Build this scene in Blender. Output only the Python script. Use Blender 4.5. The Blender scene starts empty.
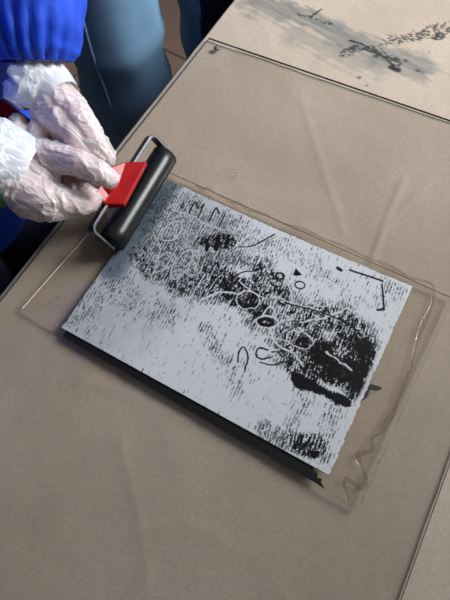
import bpy, bmesh, math, random
import numpy as np
from mathutils import Vector, Matrix, noise as mnoise

# ---------------------------------------------------------------- camera, world, light, exposure
SC = bpy.context.scene
COL = SC.collection
R = np.array([[0.87425, 0.42650, -0.23151], [0.48327, -0.80889, 0.33487], [-0.04444, -0.40474, -0.91335]])
FPX = 488.595
CZ = 1.22241
CAM = np.array([0.0, 0.0, CZ])

cd = bpy.data.cameras.new('camera')
cam = bpy.data.objects.new('camera', cd)
COL.objects.link(cam)
cd.sensor_fit = 'VERTICAL'
cd.sensor_height = 24.0
cd.lens = FPX * 24.0 / 600.0
cd.clip_start = 0.02
cam.matrix_world = Matrix(((R[0, 0], -R[0, 1], -R[0, 2], 0), (R[1, 0], -R[1, 1], -R[1, 2], 0),
                           (R[2, 0], -R[2, 1], -R[2, 2], CZ), (0, 0, 0, 1)))
SC.camera = cam

SC.view_settings.view_transform = 'Standard'
SC.view_settings.look = 'None'
SC.view_settings.gamma = 1.0
SC.view_settings.use_curve_mapping = False
SC.view_settings.exposure = -0.06

world = bpy.data.worlds.new('room_daylight')
SC.world = world
world.use_nodes = True
bg = world.node_tree.nodes['Background']
bg.inputs['Strength'].default_value = 0.40
wt = world.node_tree
wtc = wt.nodes.new('ShaderNodeTexCoord')
wdot = wt.nodes.new('ShaderNodeVectorMath')           # the room is brighter on its window side
wdot.operation = 'DOT_PRODUCT'
wdot.inputs[1].default_value = (0.05, 0.80, 0.60)
wr = wt.nodes.new('ShaderNodeValToRGB')
wr.color_ramp.elements[0].position = 0.0
wr.color_ramp.elements[0].color = (0.13, 0.135, 0.14, 1)
wr.color_ramp.elements[1].position = 0.95
wr.color_ramp.elements[1].color = (0.95, 1.0, 1.04, 1)
wt.links.new(wtc.outputs['Generated'], wdot.inputs[0])
wt.links.new(wdot.outputs['Value'], wr.inputs['Fac'])
wt.links.new(wr.outputs['Color'], bg.inputs['Color'])
SC.cycles.transparent_max_bounces = 32


def area(name, loc, target, sx, sy, power, color):
    d = bpy.data.lights.new(name, 'AREA')
    d.shape = 'RECTANGLE'
    d.size, d.size_y = sx, sy
    d.energy = power
    d.color = color
    o = bpy.data.objects.new(name, d)
    COL.objects.link(o)
    o.location = loc
    o.rotation_euler = (Vector(target) - Vector(loc)).to_track_quat('-Z', 'Y').to_euler()
    return o


wl = area('window_light', (0.92, 1.50, 1.85), (-0.34, 0.62, 0.75), 1.1, 1.0, 11.8, (0.97, 0.985, 1.0))
wl.data.spread = math.radians(58)                    # beam narrowed so the light falls off towards front and right

# ---------------------------------------------------------------- helpers
TT = 0.750            # table top
ZP = 0.759            # top of the printing plate


def at(px, py, z=ZP):
    d = R @ np.array([px - 225.0, py - 300.0, FPX])
    s = (z - CZ) / d[2]
    return Vector((d[0] * s, d[1] * s, z))


def dep(px, py, t):
    d = R @ np.array([px - 225.0, py - 300.0, FPX]) / FPX
    return Vector((d[0] * t, d[1] * t, CZ + d[2] * t))


def mesh_obj(name, verts, faces, mat=None, parent=None, smooth=False):
    me = bpy.data.meshes.new(name)
    me.from_pydata([tuple(v) for v in verts], [], [tuple(f) for f in faces])
    me.update()
    return link_mesh(name, me, mat, parent, smooth)


def link_mesh(name, me, mat=None, parent=None, smooth=False):
    o = bpy.data.objects.new(name, me)
    COL.objects.link(o)
    if mat:
        me.materials.append(mat)
    if smooth:
        me.polygons.foreach_set('use_smooth', [True] * len(me.polygons))
    if parent:
        o.parent = parent
        o.matrix_parent_inverse = Matrix.Translation(parent.location).inverted()
    return o


def bm_obj(name, bm, mat=None, parent=None, smooth=False):
    bmesh.ops.recalc_face_normals(bm, faces=bm.faces)
    me = bpy.data.meshes.new(name)
    bm.to_mesh(me)
    bm.free()
    return link_mesh(name, me, mat, parent, smooth)


def empty(name, loc, label, cat):
    o = bpy.data.objects.new(name, None)
    COL.objects.link(o)
    o.location = loc
    o.empty_display_size = 0.05
    tag(o, label, cat)
    return o


def tag(o, label, cat, group=None):
    o['label'] = label
    o['category'] = cat
    if group:
        o['group'] = group


def box_bm(bm, lo, hi, bevel=0.0, M=None):
    r = bmesh.ops.create_cube(bm, size=1.0)
    vs = r['verts']
    for v in vs:
        v.co = Vector([(lo[i] + hi[i]) / 2 + v.co[i] * (hi[i] - lo[i]) for i in range(3)])
    if M is not None:
        bmesh.ops.transform(bm, matrix=M, verts=vs)
    if bevel:
        es = list({e for v in vs for e in v.link_edges})
        bmesh.ops.bevel(bm, geom=es, offset=bevel, segments=2, profile=0.5, affect='EDGES')


def prism(bm, pts, z0, z1, bevel=0.0):
    """closed outline in plan, z0 -> z1"""
    n = len(pts)
    b = [bm.verts.new((p[0], p[1], z0)) for p in pts]
    t = [bm.verts.new((p[0], p[1], z1)) for p in pts]
    bm.faces.new(b[::-1])
    top = bm.faces.new(t)
    for i in range(n):
        j = (i + 1) % n
        bm.faces.new((b[i], b[j], t[j], t[i]))
    if bevel:
        bmesh.ops.bevel(bm, geom=list(top.edges), offset=bevel, segments=2, profile=0.5, affect='EDGES')


def frame_of(t):
    t = t.normalized()
    up = Vector((0, 0, 1)) if abs(t.z) < 0.9 else Vector((1, 0, 0))
    a = t.cross(up).normalized()
    return a, a.cross(t).normalized()


def sweep(path, radii, n=16, cap=True, fn=None, ref=None):
    """tube through path; radii may be floats or (ra, rb); fn(i, theta, point_index) scales radius"""
    V, Fc = [], []
    m = len(path)
    a0 = None
    for i, p in enumerate(path):
        t = (path[min(i + 1, m - 1)] - path[max(i - 1, 0)]).normalized()
        if a0 is None:
            a, b = frame_of(t)
            if ref is not None:
                a = (ref - t * ref.dot(t)).normalized()
                b = a.cross(t).normalized()
        else:
            a = (a0 - t * a0.dot(t)).normalized()
            b = a.cross(t).normalized()
        a0 = a
        r = radii[i]
        ra, rb = r if isinstance(r, (tuple, list)) else (r, r)
        for k in range(n):
            th = 2 * math.pi * k / n
            s = fn(i / (m - 1), th) if fn else 1.0
            V.append(p + a * (ra * s * math.cos(th)) + b * (rb * s * math.sin(th)))
    for i in range(m - 1):
        for k in range(n):
            k2 = (k + 1) % n
            Fc.append((i * n + k, i * n + k2, (i + 1) * n + k2, (i + 1) * n + k))
    if cap:
        Fc.append(tuple(range(n))[::-1])
        Fc.append(tuple((m - 1) * n + k for k in range(n)))
    return V, Fc


def smooth_path(pts, sub=6):
    """Catmull-Rom through pts (tuples of any length)"""
    P = [np.array(p, float) for p in pts]
    P = [2 * P[0] - P[1]] + P + [2 * P[-1] - P[-2]]
    out = []
    for i in range(1, len(P) - 2):
        for s in range(sub):
            t = s / sub
            p0, p1, p2, p3 = P[i - 1], P[i], P[i + 1], P[i + 2]
            out.append(0.5 * (2 * p1 + (p2 - p0) * t + (2 * p0 - 5 * p1 + 4 * p2 - p3) * t * t + (3 * p1 - p0 - 3 * p2 + p3) * t ** 3))
    out.append(P[-2])
    return out


_ico = bmesh.new()
bmesh.ops.create_icosphere(_ico, subdivisions=2, radius=1.0)
SPH = [v.co.copy() for v in _ico.verts]
_ico.free()


def capsules_mesh(chains, voxel, grow=0.0, smooth_iter=4):
    """union of tapered capsules -> one continuous surface (voxel remesh)"""
    bm = bmesh.new()
    for ch in chains:
        for (p0, r0), (p1, r1) in zip(ch[:-1], ch[1:]):
            one = bmesh.new()
            for p, r in ((p0, r0), (p1, r1)):
                for q in SPH:
                    one.verts.new(p + q * (r + grow))
            bmesh.ops.convex_hull(one, input=list(one.verts))
            one.faces.ensure_lookup_table()
            used = {}
            for f in one.faces:
                for v in f.verts:
                    if v not in used:
                        used[v] = bm.verts.new(v.co)
            for f in one.faces:
                bm.faces.new([used[v] for v in f.verts])
            one.free()
    me = bpy.data.meshes.new('tmp')
    bm.to_mesh(me)
    bm.free()
    o = bpy.data.objects.new('tmp', me)
    COL.objects.link(o)
    md = o.modifiers.new('r', 'REMESH')
    md.mode = 'VOXEL'
    md.voxel_size = voxel
    if smooth_iter:
        s = o.modifiers.new('s', 'SMOOTH')
        s.iterations = smooth_iter
        s.factor = 0.5
    dg = bpy.context.evaluated_depsgraph_get()
    out = bpy.data.meshes.new_from_object(o.evaluated_get(dg))
    bpy.data.objects.remove(o)
    bpy.data.meshes.remove(me)
    return out


# numpy noise
_rng = np.random.RandomState(11)
_TAB = _rng.rand(512, 512)


def vnoise(x, y, seed=0):
    x = np.asarray(x, float) + seed * 37.17
    y = np.asarray(y, float) + seed * 91.73
    xi = np.floor(x).astype(int)
    yi = np.floor(y).astype(int)
    fx = x - xi
    fy = y - yi
    fx = fx * fx * (3 - 2 * fx)
    fy = fy * fy * (3 - 2 * fy)
    g = lambda a, b: _TAB[a % 512, b % 512]
    return (g(xi, yi) * (1 - fx) + g(xi + 1, yi) * fx) * (1 - fy) + (g(xi, yi + 1) * (1 - fx) + g(xi + 1, yi + 1) * fx) * fy


def fbm(x, y, seed=0, oct=4):
    s, a, t = 0, 1.0, 0
    for k in range(oct):
        s = s + a * vnoise(x * 2 ** k, y * 2 ** k, seed + k * 5)
        t += a
        a *= 0.55
    return s / t


def seg_dist(X, Y, pts):
    d = np.full(X.shape, 1e9)
    for (x0, y0), (x1, y1) in zip(pts[:-1], pts[1:]):
        dx, dy = x1 - x0, y1 - y0
        L = dx * dx + dy * dy + 1e-12
        t = np.clip(((X - x0) * dx + (Y - y0) * dy) / L, 0, 1)
        d = np.minimum(d, np.hypot(X - x0 - t * dx, Y - y0 - t * dy))
    return d


def poly_inside(X, Y, pts):
    ins = np.zeros(X.shape, bool)
    n = len(pts)
    for i in range(n):
        x0, y0 = pts[i]
        x1, y1 = pts[(i + 1) % n]
        c = ((y0 > Y) != (y1 > Y)) & (X < (x1 - x0) * (Y - y0) / (y1 - y0 + 1e-15) + x0)
        ins ^= c
    return ins


def sstep(a, b, x):
    t = np.clip((x - a) / (b - a), 0, 1)
    return t * t * (3 - 2 * t)


# ---------------------------------------------------------------- materials
def mat(name):
    m = bpy.data.materials.new(name)
    m.use_nodes = True
    nt = m.node_tree
    return m, nt, nt.nodes['Principled BSDF']


def simple(name, col, rough=0.5, metal=0.0, spec=0.5, bump=None, var=None):
    m, nt, p = mat(name)
    p.inputs['Base Color'].default_value = (*col, 1)
    p.inputs['Roughness'].default_value = rough
    p.inputs['Metallic'].default_value = metal
    p.inputs['Specular IOR Level'].default_value = spec
    tc = nt.nodes.new('ShaderNodeTexCoord')
    if bump:
        n = nt.nodes.new('ShaderNodeTexNoise')
        n.inputs['Scale'].default_value = bump[0]
        n.inputs['Detail'].default_value = 4
        b = nt.nodes.new('ShaderNodeBump')
        b.inputs['Strength'].default_value = bump[1]
        b.inputs['Distance'].default_value = bump[2]
        nt.links.new(tc.outputs['Object'], n.inputs['Vector'])
        nt.links.new(n.outputs['Fac'], b.inputs['Height'])
        nt.links.new(b.outputs['Normal'], p.inputs['Normal'])
    if var:
        n = nt.nodes.new('ShaderNodeTexNoise')
        n.inputs['Scale'].default_value = var[0]
        n.inputs['Detail'].default_value = 5
        r = nt.nodes.new('ShaderNodeValToRGB')
        r.color_ramp.elements[0].position = 0.3
        r.color_ramp.elements[1].position = 0.7
        r.color_ramp.elements[0].color = (*var[1], 1)
        r.color_ramp.elements[1].color = (*col, 1)
        nt.links.new(tc.outputs['Object'], n.inputs['Vector'])
        nt.links.new(n.outputs['Fac'], r.inputs['Fac'])
        nt.links.new(r.outputs['Color'], p.inputs['Base Color'])
    return m


def clear(name, tint, rough=0.03, ior=1.45, bump=None, gloss=1.0):
    m = bpy.data.materials.new(name)
    m.use_nodes = True
    nt = m.node_tree
    nt.nodes.clear()
    out = nt.nodes.new('ShaderNodeOutputMaterial')
    mix = nt.nodes.new('ShaderNodeMixShader')
    tr = nt.nodes.new('ShaderNodeBsdfTransparent')
    tr.inputs['Color'].default_value = (*tint, 1)
    gl = nt.nodes.new('ShaderNodeBsdfGlossy')
    gl.inputs['Roughness'].default_value = rough
    gl.inputs['Color'].default_value = (gloss, gloss, gloss, 1)
    fr = nt.nodes.new('ShaderNodeFresnel')
    fr.inputs['IOR'].default_value = ior
    geo = nt.nodes.new('ShaderNodeNewGeometry')       # reflect once, on the outer face
    sub = nt.nodes.new('ShaderNodeMath')
    sub.operation = 'SUBTRACT'
    sub.inputs[0].default_value = 1.0
    mul = nt.nodes.new('ShaderNodeMath')
    mul.operation = 'MULTIPLY'
    nt.links.new(geo.outputs['Backfacing'], sub.inputs[1])
    nt.links.new(sub.outputs[0], mul.inputs[0])
    nt.links.new(fr.outputs[0], mul.inputs[1])
    nt.links.new(mul.outputs[0], mix.inputs[0])
    nt.links.new(tr.outputs[0], mix.inputs[1])
    nt.links.new(gl.outputs[0], mix.inputs[2])
    nt.links.new(mix.outputs[0], out.inputs[0])
    if bump:
        tc = nt.nodes.new('ShaderNodeTexCoord')
        n = nt.nodes.new('ShaderNodeTexNoise')
        n.inputs['Scale'].default_value = bump[0]
        b = nt.nodes.new('ShaderNodeBump')
        b.inputs['Strength'].default_value = bump[1]
        b.inputs['Distance'].default_value = bump[2]
        nt.links.new(tc.outputs['Object'], n.inputs['Vector'])
        nt.links.new(n.outputs['Fac'], b.inputs['Height'])
        nt.links.new(b.outputs['Normal'], gl.inputs['Normal'])
    return m


def attr_mix(nt, p, base_socket, attr, col):
    a = nt.nodes.new('ShaderNodeAttribute')
    a.attribute_name = attr
    mx = nt.nodes.new('ShaderNodeMix')
    mx.data_type = 'RGBA'
    mx.inputs[7].default_value = (*col, 1)
    nt.links.new(a.outputs['Fac'], mx.inputs[0])
    nt.links.new(base_socket, mx.inputs[6])
    return mx.outputs[2], a.outputs['Fac']


# kraft paper: mottled brown, with ink stains painted by attribute
M_PAPER, nt, p = mat('kraft_paper')
p.inputs['Roughness'].default_value = 0.75
p.inputs['Specular IOR Level'].default_value = 0.25
tc = nt.nodes.new('ShaderNodeTexCoord')
n1 = nt.nodes.new('ShaderNodeTexNoise')
n1.inputs['Scale'].default_value = 7.0
n1.inputs['Detail'].default_value = 6
r1 = nt.nodes.new('ShaderNodeValToRGB')
r1.color_ramp.elements[0].position = 0.32
r1.color_ramp.elements[0].color = (0.412, 0.336, 0.265, 1)
r1.color_ramp.elements[1].position = 0.68
r1.color_ramp.elements[1].color = (0.48, 0.40, 0.323, 1)
nt.links.new(tc.outputs['Object'], n1.inputs['Vector'])
nt.links.new(n1.outputs['Fac'], r1.inputs['Fac'])
n2 = nt.nodes.new('ShaderNodeTexNoise')
n2.inputs['Scale'].default_value = 420.0
n2.inputs['Detail'].default_value = 3
nt.links.new(tc.outputs['Object'], n2.inputs['Vector'])
mx = nt.nodes.new('ShaderNodeMix')
mx.data_type = 'RGBA'
mx.blend_type = 'OVERLAY'
mx.inputs[0].default_value = 0.22
nt.links.new(r1.outputs['Color'], mx.inputs[6])
nt.links.new(n2.outputs['Fac'], mx.inputs[7])
s, _ = attr_mix(nt, p, mx.outputs[2], 'smear', (0.175, 0.178, 0.165))
s, _ = attr_mix(nt, p, s, 'ink', (0.022, 0.022, 0.024))
nt.links.new(s, p.inputs['Base Color'])
bp = nt.nodes.new('ShaderNodeBump')
bp.inputs['Strength'].default_value = 0.25
bp.inputs['Distance'].default_value = 0.002
n3 = nt.nodes.new('ShaderNodeTexNoise')
n3.inputs['Scale'].default_value = 22.0
n3.inputs['Detail'].default_value = 5
nt.links.new(tc.outputs['Object'], n3.inputs['Vector'])
nt.links.new(n3.outputs['Fac'], bp.inputs['Height'])
nt.links.new(bp.outputs['Normal'], p.inputs['Normal'])

# printing plate
M_PLATE, nt, p = mat('plate_face')
p.inputs['Specular IOR Level'].default_value = 0.2
rgb = nt.nodes.new('ShaderNodeRGB')
rgb.outputs[0].default_value = (0.53, 0.545, 0.56, 1)
s, _ = attr_mix(nt, p, rgb.outputs[0], 'film_shade', (0.075, 0.10, 0.13))
s, fi = attr_mix(nt, p, s, 'ink', (0.004, 0.004, 0.0043))
nt.links.new(s, p.inputs['Base Color'])
p.inputs['Roughness'].default_value = 0.36
bp = nt.nodes.new('ShaderNodeBump')
bp.inputs['Strength'].default_value = 0.35
bp.inputs['Distance'].default_value = 0.0006
nt.links.new(fi, bp.inputs['Height'])
nt.links.new(bp.outputs['Normal'], p.inputs['Normal'])

M_BLACK = simple('black_ink_board', (0.004, 0.004, 0.0045), 0.6, spec=0.2, bump=(300, 0.3, 0.001))
M_INK = simple('black_ink', (0.010, 0.010, 0.011), 0.4)
M_GLASS = clear('clear_glass', (0.93, 0.926, 0.92), 0.02, 1.42, gloss=0.9)
M_ACRYL = clear('clear_acrylic', (0.985, 0.98, 0.97), 0.06, 1.40, bump=(60, 0.08, 0.001), gloss=0.9)
M_EDGE_DARK = simple('glass_edge', (0.05, 0.06, 0.057), 0.18, spec=0.6)
M_EDGE_PALE = simple('acrylic_edge', (0.62, 0.58, 0.52), 0.2, spec=0.7)  # pale colour stands in for the edge catching light
M_WATER = clear('water_film', (0.88, 0.855, 0.82), 0.05, 1.38)
M_DROP = clear('clear_drop', (0.93, 0.92, 0.90), 0.03, 1.5)
M_RUBBER = simple('black_rubber', (0.005, 0.0055, 0.006), 0.30, spec=0.35, bump=(160, 0.12, 0.001))
M_STEEL = simple('dark_steel', (0.16, 0.165, 0.175), 0.28, metal=1.0)
M_RED = simple('red_plastic', (0.33, 0.008, 0.007), 0.3, spec=0.3)
M_SKIN = simple('skin', (0.70, 0.43, 0.36), 0.5, var=(30, (0.60, 0.32, 0.27)))
M_HAIR = simple('brown_hair', (0.05, 0.03, 0.02), 0.6, bump=(200, 0.5, 0.003))
M_BLUE = simple('blue_smock', (0.018, 0.085, 0.68), 0.6, spec=0.3, bump=(45, 0.35, 0.004), var=(9, (0.014, 0.058, 0.50)))
M_GREEN = simple('green_knit', (0.02, 0.16, 0.07), 0.8, bump=(400, 0.5, 0.002))
M_DENIM = simple('denim', (0.24, 0.42, 0.62), 0.85, spec=0.15, bump=(500, 0.4, 0.001), var=(7, (0.14, 0.255, 0.40)))
M_SEAM = simple('denim_seam', (0.16, 0.26, 0.38), 0.85, spec=0.15, bump=(300, 0.6, 0.002))
M_DARKCLOTH = simple('dark_cloth', (0.03, 0.03, 0.04), 0.85, spec=0.2)
M_NAVY = simple('navy_cloth', (0.010, 0.013, 0.032), 0.85, spec=0.15, bump=(300, 0.4, 0.001))
M_SHOE = simple('dark_shoe', (0.03, 0.025, 0.022), 0.5)
M_WOOD = simple('table_wood', (0.25, 0.16, 0.09), 0.5, var=(14, (0.18, 0.11, 0.06)))


def glove_mat(name, transp, col):
    m, nt, p = mat(name)
    p.inputs['Base Color'].default_value = (*col, 1)
    p.inputs['Roughness'].default_value = 0.34
    p.inputs['Specular IOR Level'].default_value = 0.6
    tc = nt.nodes.new('ShaderNodeTexCoord')
    mp = nt.nodes.new('ShaderNodeMapping')
    mp.inputs['Scale'].default_value = (26, 58, 48)
    mp.inputs['Rotation'].default_value = (0, 0, 0.35)
    n = nt.nodes.new('ShaderNodeTexNoise')
    n.inputs['Scale'].default_value = 1.0
    n.inputs['Detail'].default_value = 3
    n.inputs['Distortion'].default_value = 1.2
    ab = nt.nodes.new('ShaderNodeValToRGB')       # ridged: folds of the thin film
    ab.color_ramp.elements[0].position = 0.455
    ab.color_ramp.elements[0].color = (0, 0, 0, 1)
    ab.color_ramp.elements[1].position = 0.565
    ab.color_ramp.elements[1].color = (0, 0, 0, 1)
    e = ab.color_ramp.elements.new(0.51)
    e.color = (1, 1, 1, 1)
    b = nt.nodes.new('ShaderNodeBump')
    b.inputs['Strength'].default_value = 0.35
    b.inputs['Distance'].default_value = 0.0016
    nt.links.new(tc.outputs['Object'], mp.inputs['Vector'])
    nt.links.new(mp.outputs['Vector'], n.inputs['Vector'])
    nt.links.new(n.outputs['Fac'], ab.inputs['Fac'])
    nt.links.new(ab.outputs['Color'], b.inputs['Height'])
    nt.links.new(b.outputs['Normal'], p.inputs['Normal'])
    tr = nt.nodes.new('ShaderNodeBsdfTransparent')
    mxs = nt.nodes.new('ShaderNodeMixShader')
    mr = nt.nodes.new('ShaderNodeMapRange')       # folds are two layers thick, so whiter
    mr.inputs['To Min'].default_value = 1 - transp
    mr.inputs['To Max'].default_value = min(1.0, 1 - transp + 0.30)
    nt.links.new(ab.outputs['Color'], mr.inputs['Value'])
    nt.links.new(mr.outputs['Result'], mxs.inputs[0])
    nt.links.new(tr.outputs[0], mxs.inputs[1])
    nt.links.new(p.outputs[0], mxs.inputs[2])
    nt.links.new(mxs.outputs[0], nt.nodes['Material Output'].inputs['Surface'])
    return m


M_GLOVE = glove_mat('thin_white_glove', 0.52, (0.86, 0.82, 0.83))
M_CUFF = glove_mat('white_glove_cuff', 0.30, (0.78, 0.83, 0.88))

# floor tiles
M_FLOOR, nt, p = mat('brown_tile')
tc = nt.nodes.new('ShaderNodeTexCoord')
mp = nt.nodes.new('ShaderNodeMapping')
mp.inputs['Rotation'].default_value = (0, 0, 0.10)
mp.inputs['Location'].default_value = (0.08, 0.10, 0)
bk = nt.nodes.new('ShaderNodeTexBrick')
bk.offset = 0.0
bk.inputs['Color1'].default_value = (0.25, 0.15, 0.105, 1)
bk.inputs['Color2'].default_value = (0.21, 0.125, 0.085, 1)
bk.inputs['Mortar'].default_value = (0.09, 0.06, 0.05, 1)
bk.inputs['Scale'].default_value = 1.0
bk.inputs['Mortar Size'].default_value = 0.006
bk.inputs['Brick Width'].default_value = 0.3
bk.inputs['Row Height'].default_value = 0.3
nt.links.new(tc.outputs['Object'], mp.inputs['Vector'])
nt.links.new(mp.outputs['Vector'], bk.inputs['Vector'])
nt.links.new(bk.outputs['Color'], p.inputs['Base Color'])
p.inputs['Roughness'].default_value = 0.45

# ---------------------------------------------------------------- floor and table
bm = bmesh.new()
box_bm(bm, (-2.6, -1.6, -0.05), (2.2, 3.0, 0.0))
fl = bm_obj('floor', bm, M_FLOOR)
fl['kind'] = 'structure'

TX0, TX1, TY0, TY1 = -0.3395, 0.86, -0.28, 1.25
t = empty('work_table', (0.25, 0.5, 0), 'wooden work table wrapped in brown paper, carrying the glass sheet', 'table')
bm = bmesh.new()
box_bm(bm, (TX0 + 0.002, TY0 + 0.002, 0.722), (TX1, TY1, 0.7475), 0.003)
bm_obj('tabletop', bm, M_WOOD, t)
for sx in (TX0 + 0.16, TX1 - 0.10):
    for sy in (TY0 + 0.10, TY1 - 0.10):
        bm = bmesh.new()
        box_bm(bm, (sx - 0.025, sy - 0.025, 0.0), (sx + 0.025, sy + 0.025, 0.722), 0.004)
        bm_obj('leg', bm, M_WOOD, t)

# paper sheet: grid finer where it is stained
xs = np.concatenate([np.arange(TX0, 0.22, 0.0022), np.linspace(0.222, TX1, 60)])
ys = np.concatenate([np.arange(TY0, 0.50, 0.005), np.arange(0.50, 0.80, 0.0014), np.linspace(0.802, TY1, 40)])
XX, YY = np.meshgrid(xs, ys)
zz = -0.0016 * fbm(XX * 9, YY * 9, 3, 3) - 0.0010 * np.abs(fbm(XX * 14 + YY * 6, YY * 12, 7, 3) - 0.5) * 2


def W2(pts, z=TT):
    return [tuple(at(x, y, z)[:2]) for x, y in pts]


# creases left by folding
for pts, h in (([(404, 178), (388, 215), (372, 262)], 0.0012), ([(387, 222), (386, 228), (430, 180)], 0.0005),
               ([(300, 95), (330, 190), (345, 235)], 0.0007), ([(20, 420), (90, 380), (190, 420)], 0.0007),
               ([(60, 560), (180, 520), (260, 560)], 0.0007), ([(120, 440), (140, 520), (150, 600)], 0.0006)):
    d = seg_dist(XX, YY, W2(pts))
    zz += h * np.exp(-(d / 0.0035) ** 2)
zz = np.minimum(zz, 0.0) + TT - 0.0002
# the grey rubbed smear and the black marks beyond the glass
smear = np.zeros_like(XX)
nz = fbm(XX * 60, YY * 60, 5, 4)
streak = fbm(XX * 18 - YY * 4, YY * 170 + XX * 34, 9, 3)
for pts, w, a in (([(262, 2), (300, 16), (345, 38), (385, 56), (415, 66)], 0.030, 0.95),
                  ([(300, 32), (340, 52), (380, 64)], 0.026, 0.55),
                  ([(245, 0), (285, 8), (340, 26)], 0.016, 0.45),
                  ([(350, 62), (400, 70), (432, 66)], 0.016, 0.35)):
    d = seg_dist(XX, YY, W2(pts))
    smear = np.maximum(smear, a * sstep(1.15, 0.45, d / w + (nz - 0.5) * 1.0 + (streak - 0.5) * 1.6) * np.clip(0.25 + 1.25 * streak, 0, 1.1))
ink = np.zeros_like(XX)
fine = fbm(XX * 330, YY * 330, 21, 2)
for pts, w, dens in (([(345, 52), (370, 47), (398, 62)], 0.014, 0.54), ([(378, 46), (410, 36), (446, 26)], 0.016, 0.53),
                     ([(400, 40), (440, 34), (452, 22)], 0.012, 0.52), ([(300, 14), (315, 18), (330, 22)], 0.006, 0.52)):
    d = seg_dist(XX, YY, W2(pts))
    ink = np.maximum(ink, sstep(-0.03, 0.07, sstep(1.3, 0.2, d / w + (nz - .5)) * (fine + 0.06) - (1 - dens) - 0.04) * 0.85)
for pts, w in (([(350, 40), (362, 43), (370, 48)], 0.0016), ([(372, 50), (384, 56), (394, 66)], 0.0018),
               ([(391, 67), (398, 70)], 0.0040), ([(310, 17), (319, 10), (322, 8)], 0.0012), ([(440, 33), (434, 38)], 0.0016)):
    d = seg_dist(XX, YY, W2(pts))
    ink = np.maximum(ink, sstep(1.4, 0.7, d / w + (nz - 0.5)))
for (x, y), rr in (((359, 77), 0.003), ((361, 76), 0.0018), ((367, 85), 0.0018), ((418, 70), 0.0026), ((294, 82), 0.0014), ((406, 60), 0.003), ((430, 52), 0.0016)):
    q = at(x, y, TT)
    ink = np.maximum(ink, 0.7 * sstep(1.2, 0.6, np.hypot(XX - q.x, YY - q.y) / rr + (nz - .5)))
nx, ny = len(xs), len(ys)
idx = np.arange(nx * ny).reshape(ny, nx)
faces = np.stack([idx[:-1, :-1], idx[:-1, 1:], idx[1:, 1:], idx[1:, :-1]], -1).reshape(-1, 4)


def grid_mesh(name, X, Y, Z, faces):
    me = bpy.data.meshes.new(name)
    co = np.stack([X.ravel(), Y.ravel(), Z.ravel()], -1).astype(np.float32)
    me.vertices.add(len(co))
    me.vertices.foreach_set('co', co.ravel())
    me.loops.add(faces.size)
    me.loops.foreach_set('vertex_index', faces.ravel().astype(np.int32))
    me.polygons.add(len(faces))
    me.polygons.foreach_set('loop_start', np.arange(0, faces.size, 4, dtype=np.int32))
    me.polygons.foreach_set('loop_total', np.full(len(faces), 4, dtype=np.int32))
    me.update(calc_edges=True)
    me.validate()
    return me


def set_attr(me, name, arr):
    a = me.attributes.new(name, 'FLOAT', 'POINT')
    a.data.foreach_set('value', arr.ravel().astype(np.float32))


me = grid_mesh('kraft_paper', XX, YY, zz, faces)
set_attr(me, 'smear', smear)
set_attr(me, 'ink', ink)
paper = link_mesh('kraft_paper', me, M_PAPER, None, True)
sol = paper.modifiers.new('thickness', 'SOLIDIFY')
sol.thickness = 0.0006
sol.offset = -1
tag(paper, 'brown kraft paper covering the table, smeared with grey ink at the far end', 'paper')

# ---------------------------------------------------------------- glass and acrylic sheets


def sheet(name, corners, z0, z1, m_face, m_edge, bevel=0.0):
    bm = bmesh.new()
    prism(bm, corners, z0, z1, bevel)
    o = bm_obj(name, bm, m_face)
    o.data.materials.append(m_edge)
    for f in o.data.polygons:
        if abs(f.normal.z) < 0.6:
            f.material_index = 1
    return o


g0, g1 = at(209, 37.5, 0.753), at(450, 119.5, 0.753)
GX1 = 0.138
glass = sheet('glass_sheet', [(-0.3345, -0.20), (GX1, -0.20), (GX1, 0.5130), (g0.x, g0.y)], 0.7502, 0.7530, M_GLASS, M_EDGE_DARK)
tag(glass, 'large clear glass sheet with dark edges lying on the brown paper', 'glass sheet')

q = [at(22, 308, .756), at(358.5, 510, .756), Vector((0.0875, 0.2820, 0)), Vector((-0.2860, 0.2860, 0))]
acr = sheet('acrylic_sheet', [(v.x, v.y) for v in q], 0.7540, 0.7560, M_ACRYL, M_EDGE_PALE)
tag(acr, 'smaller clear acrylic sheet on the glass, right under the inked plate', 'acrylic sheet')

# clear liquid squeezed out under the acrylic sheet: a wavering bead
rnd = random.Random(4)
bead = [(196, 186), (203, 190), (209, 189), (216, 194), (224, 199), (233, 203), (241, 205), (248, 209), (258, 212), (268, 217),
        (280, 222), (292, 226), (306, 232), (320, 237), (334, 243), (350, 250), (366, 257), (380, 263), (395, 270), (408, 277),
        (420, 280), (431, 284), (434, 292), (431, 306), (426, 320), (420, 333), (415, 350), (410, 366), (404, 384), (398, 398),
        (393, 412), (386, 424), (380, 434), (375, 437), (371, 442), (372, 450), (366, 453), (360, 453), (358, 460), (362, 468),
        (366, 474), (364, 484), (357, 487), (352, 482), (347, 480), (344, 486), (347, 494), (350, 501)]
pts = [at(x + rnd.uniform(-1, 1), y + rnd.uniform(-1, 1), 0.7535) for x, y in bead]
pth = [Vector(p) for p in smooth_path(pts, 4)]
V, Fc = [], []
for i, p_ in enumerate(pth):
    tt = (pth[min(i + 1, len(pth) - 1)] - pth[max(i - 1, 0)]).normalized()
    sd = Vector((tt.y, -tt.x, 0)).normalized()
    w_ = 0.0020 + 0.0011 * math.sin(i * .37) * math.sin(i * .11)
    for k_ in range(10):
        th = 2 * math.pi * k_ / 10
        V.append(p_ + sd * (w_ * math.cos(th)) + Vector((0, 0, 0.00045 * math.sin(th))))
for i in range(len(pth) - 1):
    for k_ in range(10):
        Fc.append((i * 10 + k_, i * 10 + (k_ + 1) % 10, (i + 1) * 10 + (k_ + 1) % 10, (i + 1) * 10 + k_))
Fc += [tuple(range(10)), tuple(len(V) - 10 + k_ for k_ in range(10))]
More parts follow.
